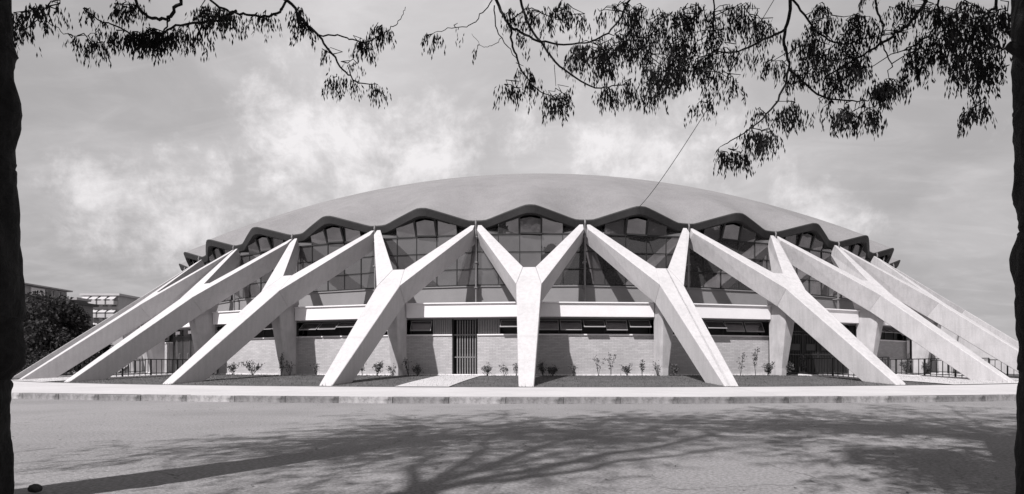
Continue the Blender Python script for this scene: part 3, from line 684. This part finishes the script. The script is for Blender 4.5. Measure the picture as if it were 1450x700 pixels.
# ------------------------------------------------------------------ near trees : acacia-like with hanging leaves
class Tree:
    def __init__(s, name, base, label):
        s.root = empty(name, base, 0, label=label, cat='tree', group='acacia trees along the road'); s.base = Vector(base); s.wood = MB(); s.twig = MB(); s.C = []; s.nodes = []
    def limb(s, pts, r0, r1, sides=8, nodes=True, wob=0.0):
        pts = [Vector(p) for p in pts]; P_ = []
        for i in range(len(pts) - 1):
            a_, b_, c_, d_ = pts[max(i - 1, 0)], pts[i], pts[i + 1], pts[min(i + 2, len(pts) - 1)]
            for q in range(4):
                u = q / 4; p = .5 * ((2 * b_) + (c_ - a_) * u + (2 * a_ - 5 * b_ + 4 * c_ - d_) * u * u + (3 * b_ - a_ - 3 * c_ + d_) * u ** 3)
                if (i or q) and wob: p = p + Vector((random.gauss(0, wob), random.gauss(0, wob), random.gauss(0, wob)))
                P_.append(p)
        P_.append(pts[-1]); n = len(P_); R = [r0 + (r1 - r0) * i / (n - 1) for i in range(n)]
        (s.wood if r0 > .03 else s.twig).tube([p - s.base for p in P_], R, sides if r0 > .03 else 5)
        if nodes: s.nodes += P_
        return P_
    def cluster(s, p, n=4, droop=1.0, size=1.0, conn=True):
        p = Vector(p)
        if conn and s.nodes:
            q = min(s.nodes, key=lambda a: (a - p).length_squared)
            if .04 < (q - p).length < .55 and random.random() < .8:
                m_ = q.lerp(p, .5) + Vector((random.gauss(0, .03), random.gauss(0, .03), .012)); s.twig.tube([q - s.base, m_ - s.base, p - s.base], [.005, .004, .0025], 3)
        if conn: s.nodes.append(p)
        n = max(1, n + random.choice((-1, 0, 0, 1)))
        for i in range(n):
            t = random.uniform(0, 2 * PI); out_ = Vector((math.cos(t), math.sin(t), random.uniform(-.3, .5))).normalized(); L = random.uniform(.09, .19) * size
            pr = p.copy(); d = out_.copy(); pts = [pr]
            for k in range(4): d = (d * (1 - .28 * droop) + Vector((0, 0, -1)) * .45 * droop).normalized(); pr = pr + d * L / 4; pts.append(pr)
            for k in range(1, 5):
                for sd in (-1, 1): s.C.append((pts[k], d, sd, random.uniform(.032, .062) * size))
    def leaves_done(s):
        n = len(s.C); P_ = np.array([c[0] - s.base for c in s.C]); dn = np.array([c[1] for c in s.C]); sd = np.array([c[2] for c in s.C]); sz = np.array([c[3] for c in s.C])[:, None]
        a = RNG.normal(0, 1, (n, 3)) * .27 + np.array([0, 0, -1.0]) + dn * .4; a /= np.linalg.norm(a, axis=1)[:, None]
        v = np.cross(a, RNG.normal(0, 1, (n, 3))); v /= np.linalg.norm(v, axis=1)[:, None]
        o = v * sd[:, None] * .012; w_ = sz * .12
        V = np.stack([P_ + o, P_ + o + a * sz * .5 + v * w_, P_ + o + a * sz, P_ + o + a * sz * .5 - v * w_], 1).reshape(-1, 3)
        ob = np_mesh('foliage', V, np.arange(len(V)).reshape(-1, 4), M['leaf'], s.root); ob['kind'] = 'stuff'
        if s.wood.v: s.wood.build('trunk', M['bark'], s.root, fix=False, smooth=True)
        if s.twig.v: o2 = s.twig.build('twigs', M['twig'], s.root, fix=False); o2['kind'] = 'stuff'
def bumpy_trunk(tree, pts, rads, seed):
    # trunk with an uneven, knobbly outline
    pts = [Vector(p) for p in pts]; N = 150; sides = 44; b = tree.wood; base = len(b.v); rnd = random.Random(seed); ph = [rnd.uniform(0, 6) for _ in range(8)]
    kn = [(rnd.uniform(0, 1), rnd.uniform(0, 2 * PI), rnd.uniform(.008, .038)) for _ in range(34)]
    for i in range(N + 1):
        t = i / N * (len(pts) - 1); j = min(int(t), len(pts) - 2); f = t - j; f2 = f * f * (3 - 2 * f); c = pts[j].lerp(pts[j + 1], f2) ; r = rads[j] + (rads[j + 1] - rads[j]) * f2
        for k in range(sides):
            a = 2 * PI * k / sides; rr = r * (1 + .015 * math.sin(3 * a + ph[0] + i * .05) + .015 * math.sin(5 * a + ph[1] - i * .09)) + .016 * mnoise.noise(Vector((a * 4.5 + 9 * math.sin(a), i * .16, ph[3] * 9))) + .011 * mnoise.noise(Vector((a * 11, i * .45, ph[4] * 9)))
            for (kt, ka, kh) in kn:
                dt = (i / N - kt) * 34; da = math.atan2(math.sin(a - ka), math.cos(a - ka)) * 2.2; rr += kh * math.exp(-dt * dt - da * da)
            b.v.append(tuple(c - tree.base + Vector((math.cos(a) * rr, math.sin(a) * rr, 0))))
    for i in range(N):
        for k in range(sides): a_ = base + i * sides + k; c_ = base + i * sides + (k + 1) % sides; b.f.append((a_, c_, c_ + sides, a_ + sides))
def spray(tree, poly, d0, d1, r0=.012, r1=.004, start=None):
    pts = []
    n = len(poly)
    if start is not None: pts.append(Vector(start))
    for i, (u, v) in enumerate(poly): pts.append(at(u, v, d0 + (d1 - d0) * i / max(1, n - 1)))
    return tree.limb(pts, r0, r1, wob=.005)
def zone(tree, cu, cv, ru, rv, d, n, dj=.35, fr=3, size=1.0, droop=1.0):
    if n > 7 and cu > 600: n = int(n * 1.35)
    for i in range(n):
        t = random.uniform(0, 2 * PI); q = math.sqrt(random.random()); tree.cluster(at(cu + ru * q * math.cos(t), cv + rv * q * math.sin(t), d + random.uniform(-dj, dj)), fr, droop, size)
def along(tree, P_, n, j=.04, fr=3, t0=0.0, size=1.0, droop=1.0):
    for i in range(n):
        t = (t0 + (1 - t0) * random.random()) * (len(P_) - 1.001); k = int(t); p = P_[k].lerp(P_[k + 1], t - k) + Vector((random.gauss(0, j), random.gauss(0, j), random.gauss(0, j * .6) - j * .5)); tree.cluster(p, fr, droop, size, conn=j > .05)
def canopy(tree, cen, rx, ry, rz, nl, ncl, trunk_top, r0=.05, fr=5, size=1.25):
    cen = Vector(cen)
    for i in range(nl):
        t = 2 * PI * (i + random.random() * .7) / nl; q = random.uniform(.55, 1); e = cen + Vector((rx * q * math.cos(t), ry * q * math.sin(t), rz * random.uniform(-.3, .9))); m_ = Vector(trunk_top).lerp(e, .45) + Vector((0, 0, .35)); L_ = tree.limb([trunk_top, m_, e], r0, .012, wob=.05)
        for k in range(4):
            b0 = L_[random.randint(2, len(L_) - 2)]; e2 = b0 + Vector((random.gauss(0, .6), random.gauss(0, .6), random.gauss(.1, .35))); P2 = tree.limb([b0, b0.lerp(e2, .5) + Vector((0, 0, .1)), e2], .018, .005, wob=.03); along(tree, P2, int(ncl / nl / 7) + 1, .3, fr, .2, size)
        along(tree, L_, int(ncl / nl / 2.2), .5, fr, .3, size)

# right tree ------------------------------------------------------
bR = cw(3.06, 3.25, ROAD_Z)
TR = Tree('acacia_tree', bR, 'dark trunk at the right edge, hanging leafy boughs across the upper right')
topR = cw(3.0, 3.3, 4.2)
bumpy_trunk(TR, [bR + Vector((0, 0, -.1)), cw(3.06, 3.25, .6), cw(3.055, 3.26, 1.4), cw(3.05, 3.27, 2.1), cw(3.04, 3.28, 3.0), topR], [.27, .24, .235, .245, .25, .2], 5)
TR.nodes = []
# main boughs, above the frame, going left over the road
mb1 = TR.limb([topR, cw(2.2, 3.9, 4.6), cw(1.1, 4.5, 4.55), cw(.2, 5.0, 4.3), cw(-.35, 5.2, 4.05)], .085, .03)
mb2 = TR.limb([cw(2.98, 3.3, 3.6), cw(2.6, 4.2, 4.3), cw(1.9, 5.2, 4.7), cw(1.2, 5.9, 4.8)], .07, .025)
mb3 = TR.limb([cw(2.98, 3.3, 3.9), cw(3.3, 4.4, 4.6), cw(3.2, 5.6, 5.0)], .07, .025)
S_ = lambda poly, d0, d1, r0=.012, r1=.004, st=None: spray(TR, poly, d0, d1, r0, r1, st)
e1 = mb1[-1]
r1 = S_([(697, -12), (710, 15), (722, 37), (745, 50), (765, 58), (800, 64), (835, 60)], 5.1, 5.0, .016, .006, e1); along(TR, r1, 9, .03, 3, .75)
r2 = S_([(722, 36), (725, 60), (732, 85), (742, 105), (757, 123), (772, 133), (790, 142)], 5.1, 4.9, .011, .003); along(TR, r2, 6, .025, 2, .35); zone(TR, 735, 45, 8, 10, 5, 3); zone(TR, 745, 95, 8, 12, 5, 5, .1); zone(TR, 757, 110, 6, 6, 5, 3, .1); zone(TR, 785, 135, 14, 10, 4.9, 9, .1); zone(TR, 802, 128, 8, 8, 4.9, 4, .1)
r3 = S_([(732, -12), (745, 30), (765, 60), (785, 88), (815, 110), (845, 124), (868, 121), (890, 122)], 5.3, 5.0, .014, .004, mb1[-2]); along(TR, r3, 7, .03, 3, .85); zone(TR, 862, 128, 12, 8, 5, 6, .15); zone(TR, 892, 118, 7, 18, 5, 7, .15)
r4 = S_([(697, 0), (680, 22), (665, 36), (640, 40), (620, 45), (605, 50)], 5.1, 5.0, .005, .002); zone(TR, 609, 52, 4, 6, 5, 2, .05); zone(TR, 622, 52, 4, 6, 5, 2, .05); TR.cluster(at(648, 33, 5), 1)
r5 = S_([(700, 8), (702, 38), (710, 54), (722, 70), (732, 84)], 5.1, 5.05, .006, .003); r6 = S_([(710, 54), (700, 62), (690, 66), (680, 64), (668, 48)], 5.1, 5.0, .003, .0015); TR.cluster(at(676, 70, 5), 2); TR.cluster(at(663, 45, 5), 1)
r7 = S_([(722, 32), (735, 20), (745, 12), (762, 16), (785, 25), (800, 34), (806, 44)], 5.1, 5.0, .006, .002); zone(TR, 728, 18, 6, 12, 5, 4, .1); zone(TR, 755, 15, 16, 12, 5, 8, .1); zone(TR, 795, 8, 14, 12, 5, 9, .2); zone(TR, 820, 24, 14, 8, 5, 5, .1); zone(TR, 775, 24, 5, 6, 5, 2, .1)
r8 = S_([(733, 97), (728, 115)], 5.0, 4.95, .004, .002); zone(TR, 724, 122, 16, 7, 4.95, 7, .1)
r9 = S_([(785, 92), (787, 122)], 5.0, 4.95, .003, .002)
r1b = S_([(835, 60), (855, 50), (875, 32), (885, 12), (900, -12)], 5.0, 5.2, .007, .009)
zone(TR, 845, 66, 34, 10, 5, 14); zone(TR, 850, 88, 18, 12, 5, 9); zone(TR, 815, 82, 14, 10, 5, 7, .15); zone(TR, 870, 62, 16, 22, 5.1, 13); zone(TR, 893, 40, 16, 34, 5.1, 18); zone(TR, 850, 8, 8, 8, 5.2, 3); zone(TR, 878, 5, 14, 9, 5.2, 6)
zone(TR, 912, 70, 18, 26, 5.2, 15); zone(TR, 940, 98, 24, 22, 5.0, 24); zone(TR, 922, 130, 8, 10, 4.9, 6, .1); zone(TR, 965, 85, 26, 26, 5.1, 22); zone(TR, 950, 40, 30, 30, 5.3, 20); zone(TR, 925, 14, 30, 14, 5.3, 14)
r10 = S_([(1118, -12), (1112, 40), (1112, 70), (1117, 97), (1105, 135), (1085, 162), (1062, 182), (1030, 203)], 4.9, 4.7, .017, .004, mb1[6]); zone(TR, 1014, 214, 9, 6, 4.7, 5, .08); zone(TR, 1042, 216, 11, 8, 4.7, 8, .08); zone(TR, 1070, 192, 14, 11, 4.7, 13, .1); zone(TR, 1093, 187, 7, 6, 4.7, 3, .08); zone(TR, 1078, 150, 14, 6, 4.8, 5, .1); zone(TR, 1122, 152, 12, 14, 4.8, 10, .1); zone(TR, 1108, 160, 8, 8, 4.8, 4, .1)
r11 = S_([(1111, 42), (1090, 52), (1060, 66), (1040, 74), (1010, 76), (985, 84)], 4.9, 5.0, .011, .004); along(TR, r11, 8, .05, 3, .35); zone(TR, 1042, 70, 16, 8, 5, 6); zone(TR, 1005, 88, 20, 16, 5.0, 12); zone(TR, 1000, 125, 6, 22, 5, 6, .1); zone(TR, 988, 145, 6, 6, 5, 2, .1); zone(TR, 1026, 110, 6, 12, 5, 3, .1); zone(TR, 1043, 120, 7, 7, 5, 4, .1); zone(TR, 1083, 82, 14, 10, 5, 7, .1); zone(TR, 1108, 90, 5, 8, 4.9, 2, .1)
r12 = S_([(1008, -12), (1010, 30), (1008, 75)], 5.2, 5.1, .008, .006, mb1[8]); zone(TR, 985, 25, 30, 24, 5.3, 20); zone(TR, 1015, 48, 14, 20, 5.2, 9); zone(TR, 1050, 14, 28, 14, 5.3, 13); zone(TR, 1075, 34, 22, 14, 5.2, 14); zone(TR, 1040, 38, 12, 16, 5.2, 6); zone(TR, 975, 62, 20, 12, 5.1, 9)
r13 = S_([(1117, 97), (1135, 115), (1165, 138), (1200, 142), (1228, 142), (1240, 130)], 4.9, 4.7, .010, .003); zone(TR, 1198, 156, 13, 13, 4.8, 14, .1); zone(TR, 1233, 157, 14, 10, 4.8, 9, .1); zone(TR, 1165, 148, 4, 6, 4.8, 2, .1)
r14 = S_([(1120, -5), (1140, 22), (1160, 48), (1188, 62), (1210, 60)], 5.0, 5.1, .010, .006); zone(TR, 1150, 62, 14, 34, 5, 20); zone(TR, 1128, 95, 10, 14, 5, 7); zone(TR, 1120, 52, 5, 10, 5, 2); zone(TR, 1165, 22, 14, 20, 5.1, 12); zone(TR, 1178, 85, 16, 22, 5, 14); zone(TR, 1180, 118, 12, 10, 5, 8, .15); zone(TR, 1212, 82, 16, 22, 5, 18); zone(TR, 1218, 35, 16, 26, 5.2, 18); zone(TR, 1200, 55, 12, 10, 5.1, 6); zone(TR, 1150, 95, 10, 10, 5, 7); zone(TR, 1195, 50, 8, 8, 5, 3)
r15 = S_([(1237, -12), (1241, 12), (1250, 35), (1247, 55), (1255, 75), (1264, 95)], 4.9, 4.7, .011, .004, mb2[5]); zone(TR, 1258, 120, 22, 9, 4.8, 20, .15); zone(TR, 1240, 125, 6, 10, 4.8, 4, .1)
r16 = S_([(1312, -12), (1302, 15), (1285, 35), (1262, 52), (1240, 66), (1222, 78), (1175, 106), (1165, 118)], 4.8, 5.0, .020, .004, mb2[3]); zone(TR, 1275, 40, 20, 6, 5, 6)
r17 = S_([(1332, -12), (1328, 25), (1312, 52), (1285, 68), (1262, 78), (1230, 95)], 4.8, 4.9, .010, .003, mb2[2]); zone(TR, 1310, 68, 18, 26, 4.8, 15, .25); zone(TR, 1290, 90, 12, 10, 4.8, 8, .15); zone(TR, 1335, 50, 16, 24, 4.9, 17); zone(TR, 1350, 12, 40, 14, 5.0, 26)
r18 = S_([(1412, -12), (1400, 15), (1380, 40), (1378, 70), (1382, 100), (1384, 130)], 4.3, 4.5, .012, .003, mb3[3]); zone(TR, 1378, 40, 26, 20, 4.6, 24); zone(TR, 1362, 85, 14, 22, 4.5, 16, .2); zone(TR, 1393, 92, 13, 22, 4.5, 18, .2); zone(TR, 1375, 152, 6, 7, 4.5, 5, .06); zone(TR, 1390, 148, 5, 12, 4.5, 6, .06); TR.cluster(at(1383, 120, 4.5), 3); zone(TR, 1412, 20, 16, 24, 4.3, 13); zone(TR, 1405, 62, 10, 16, 4.3, 6)
zone(TR, 1290, 8, 24, 10, 5.1, 9); zone(TR, 1265, 10, 10, 8, 5.1, 3)
st = TR.limb([cw(3.0, 3.3, 2.18), cw(2.78, 3.25, 2.34), cw(2.68, 3.25, 2.40)], .05, .022)     # broken stub
canopy(TR, cw(3.9, 5.0, 6.0), 4.6, 2.9, .8, 13, 1500, topR, .03, 6, 1.6)
canopy(TR, cw(.2, 4.6, 5.7), 2.6, 2.2, .6, 7, 520, mb1[7], .02, 6, 1.6)
TR.leaves_done()
# left tree --------------------------------------------------------
bL = cw(-3.13, 3.2, ROAD_Z)
TL = Tree('acacia_tree', bL, 'black trunk at the left edge, thin leafy branch reaching right across the sky')
topL = cw(-3.15, 3.3, 4.0)
bumpy_trunk(TL, [bL + Vector((0, 0, -.1)), cw(-3.12, 3.2, .55), cw(-3.10, 3.2, .9), cw(-3.09, 3.2, 1.75), cw(-3.09, 3.22, 2.4), topL], [.26, .265, .29, .265, .24, .13], 11)
SL = lambda poly, d0, d1, r0=.012, r1=.004, st=None: spray(TL, poly, d0, d1, r0, r1, st)
ml = TL.limb([cw(-3.05, 3.25, 3.0), cw(-2.6, 3.7, 3.6), cw(-2.1, 4.1, 3.75), cw(-1.7, 4.35, 3.6)], .06, .02)
l1 = SL([(398, -12), (413, 5), (430, 30), (450, 50), (470, 77), (485, 97), (500, 112), (515, 120), (535, 120)], 4.4, 4.3, .014, .003, ml[-1]); zone(TL, 425, 12, 14, 10, 4.3, 7, .1, 3, .9); zone(TL, 430, 30, 10, 7, 4.3, 5, .1, 3, .9); zone(TL, 463, 70, 8, 6, 4.3, 3, .05, 2, .8); zone(TL, 472, 108, 9, 5, 4.3, 6, .05, 3, .8); zone(TL, 495, 113, 8, 7, 4.3, 5, .05, 3, .8); zone(TL, 537, 118, 6, 7, 4.3, 6, .05, 3, .8); zone(TL, 500, 88, 14, 4, 4.3, 4, .05, 2, .7)
l2 = SL([(452, 50), (480, 50), (500, 57), (517, 60), (535, 52), (550, 44), (560, 36), (570, 24), (574, 10)], 4.35, 4.2, .006, .002); zone(TL, 517, 62, 10, 9, 4.3, 8, .05, 3, .9); zone(TL, 545, 42, 12, 8, 4.3, 9, .05, 3, .8); zone(TL, 532, 36, 6, 6, 4.3, 3, .05, 2, .8)
l3 = SL([(405, 2), (395, 18), (375, 24), (350, 22), (330, 18), (312, 10), (290, -5)], 4.4, 4.2, .009, .008); zone(TL, 385, 22, 18, 5, 4.3, 8, .06, 2, .8); zone(TL, 350, 24, 14, 4, 4.3, 5, .06, 2, .8); zone(TL, 322, 20, 12, 9, 4.2, 11, .1, 3, .9); zone(TL, 290, 8, 18, 9, 4.2, 14, .1, 3, .9)
l4 = SL([(335, 15), (310, 28), (280, 32), (250, 38), (225, 46), (195, 50), (165, 38), (140, 28), (118, 12)], 4.3, 3.9, .010, .004); along(TL, l4, 30, .035, 3, .1, .85, .9); zone(TL, 215, 45, 28, 9, 4.0, 28, .1, 4, .85); zone(TL, 258, 44, 10, 9, 4.1, 7, .1, 3, .85); zone(TL, 175, 46, 14, 6, 4.0, 8, .08, 3, .8); zone(TL, 120, 12, 8, 4, 3.9, 4, .06, 2, .8)
l5 = SL([(252, -12), (246, 12), (238, 25), (220, 26), (200, 16), (188, -10)], 4.1, 4.1, .012, .010, ml[4]); zone(TL, 178, 5, 22, 7, 4.1, 14, .1, 3, .85); l5b = SL([(240, 25), (235, 42), (225, 50)], 4.1, 4.0, .006, .004)
l6 = SL([(50, 5), (65, 28), (85, 43), (105, 50), (125, 50), (140, 40)], 3.8, 4.0, .003, .002); zone(TL, 108, 52, 8, 6, 3.9, 4, .05, 2, .7); l7 = SL([(125, 50), (133, 66)], 4.0, 4.0, .003, .002); zone(TL, 133, 62, 14, 7, 3.95, 9, .05, 3, .8)
zone(TL, 55, 10, 14, 12, 3.8, 11, .15, 3, .9); zone(TL, 35, 42, 6, 6, 3.7, 4, .1, 3, .8); zone(TL, 80, 5, 10, 8, 3.9, 4, .1, 2, .8)
for zc_ in ((22, 22, 10, 14, 3.5, 5),): zone(TL, *zc_, .1, 3, .9)
canopy(TL, cw(-3.5, 4.0, 5.6), 2.8, 2.6, .8, 9, 620, topL, .024, 6, 1.6)
canopy(TL, cw(-3.2, 1.4, 4.2), 1.6, 1.2, .4, 6, 260, topL, .02, 5, 1.5)
canopy(TL, cw(-4.9, 2.3, 4.3), 1.3, 1.3, .4, 7, 300, topL, .02, 5, 1.5)
TL.leaves_done()
# tree behind the camera, its limbs over the road -------------------
bB = cw(-3.1, .0, ROAD_Z); TB = Tree('acacia_tree', bB, 'tall tree standing just left of the photographer, seen only by its shadow on the road')
topB = cw(-3.05, .12, 4.9); bumpy_trunk(TB, [bB, cw(-3.08, .05, 1.7), cw(-3.07, .1, 3.4), topB], [.27, .22, .19, .16], 3)
TB.nodes = []
for e, r in ((cw(-2.4, 3.0, 7.0), .085), (cw(-3.3, 3.9, 6.4), .06), (cw(-.7, 2.4, 7.4), .075), (cw(-1.4, 1.0, 6.6), .06), (cw(-4.6, .6, 7.2), .07)):
    TB.limb([topB, Vector(topB).lerp(e, .5) + Vector((0, 0, .25)), e], r, .022, wob=.06)
canopy(TB, cw(-1.8, 2.6, 7.1), 3.3, 2.3, .7, 9, 650, cw(-2.5, 2.0, 6.2), .022, 6, 1.6)
canopy(TB, cw(-3.3, .9, 6.6), 1.6, 1.2, .7, 5, 160, cw(-3.0, .5, 5.4), .03, 6, 1.5)
TB.leaves_done()
bC = cw(2.6, -1.0, ROAD_Z); TC = Tree('acacia_tree', bC, 'tree standing behind the photographer on the right, seen only by its shadow on the road')
topC = cw(2.5, -.6, 3.2); bumpy_trunk(TC, [bC, cw(2.6, -.9, 1.5), topC], [.22, .18, .12], 9); TC.nodes = []
canopy(TC, cw(1.75, 1.6, 4.3), 1.25, 1.4, .5, 9, 1500, topC, .025, 8, 2.1); canopy(TC, cw(4.4, 1.2, 5.0), 1.5, 1.5, .6, 6, 420, topC, .04, 6, 1.4); TC.leaves_done()

# trees further behind, mirrored in the glazing ---------------------
refl = [((-2.5, -15), 12, 3.6, 'smaller round-headed tree behind the photographer, mirrored in the middle window bay'), ((3.5, -12), 15, 4.2, 'round-headed tree behind the photographer, mirrored right of the middle window bay'), ((10, -10), 18, 5.6, 'tall tree behind the photographer, mirrored in the first bays right of centre'),
        ((17, -9), 18, 6.0, 'second tall tree to the right of that one in the row behind the photographer'), ((25, -6), 19, 6.4, 'broad tree mirrored in the windows halfway to the right end'), ((33, -2), 18, 6.4, 'broad tree beside the road to the right of the photographer'),
        ((42, 4), 18, 6.5, 'broad tree mirrored in the windows near the right end'), ((52, 10), 17, 6.5, 'last broad tree of the row far to the right of the photographer')]
for (X, d), h, r, lab in refl: round_tree('broad_tree', cw(X, d, ROAD_Z), h, r, lab, M['farleaf'], 9000, .40, .35, group='broad trees along the far side of the road')

# ------------------------------------------------------------------ fallen leaves on road and pavement
n = 900; X = RNG.uniform(-7, 9, n); d = 3 + 9 * RNG.random(n) ** .8; c_ = math.cos(YAW); s_ = math.sin(YAW)
wx = X * c_ - d * s_; wy = -CAM_D + X * s_ + d * c_; on = np.hypot(wx, wy) > RO + .02; wx = wx[on]; wy = wy[on]
V = leaf_quads(np.c_[wx, wy, np.full(len(wx), ROAD_Z + .008)], .022, .35); V[:, 2] = ROAD_Z + .004 + np.abs(V[:, 2] - ROAD_Z - .008) * .35
tag(np_mesh('fallen_leaves', V, np.arange(len(V)).reshape(-1, 4), M['shrubleaf']), 'small dry leaves scattered thinly over the grey road', 'leaves', kind='stuff')
# ------------------------------------------------------------------ cable and stone
cp = []
c0 = Matrix.Rotation(PHI, 4, 'Z') @ polar(29.6, rad(10), 8.25); c1 = at(1120, -40, 6.0)
for i in range(25):
    t = i / 24; p = c0.lerp(c1, t); p.z -= .9 * t * (1 - t); cp.append(p)
cb = MB().tube(cp, [.016 - .012 * i / 24 for i in range(25)], 5).build('cable', M['cable'], smooth=True); tag(cb, 'thin cable rising from the dome edge to the tree at upper right', 'cable')
b = MB(); vs = []; sp = at(48, 706, 3.5); bm = bmesh.new(); bmesh.ops.create_icosphere(bm, subdivisions=2, radius=.035)
for v in bm.verts: v.co = Vector((v.co.x * 1.1, v.co.y, v.co.z * .75)) * (1 + .18 * math.sin(v.co.x * 60 + v.co.z * 40))
me = bpy.data.meshes.new('stone'); bm.to_mesh(me); bm.free(); me.materials.append(M['stone']); so_ = link('stone', me); so_.location = (sp.x, sp.y, ROAD_Z + .03); tag(so_, 'small dark stone on the road near the left trunk', 'stone')
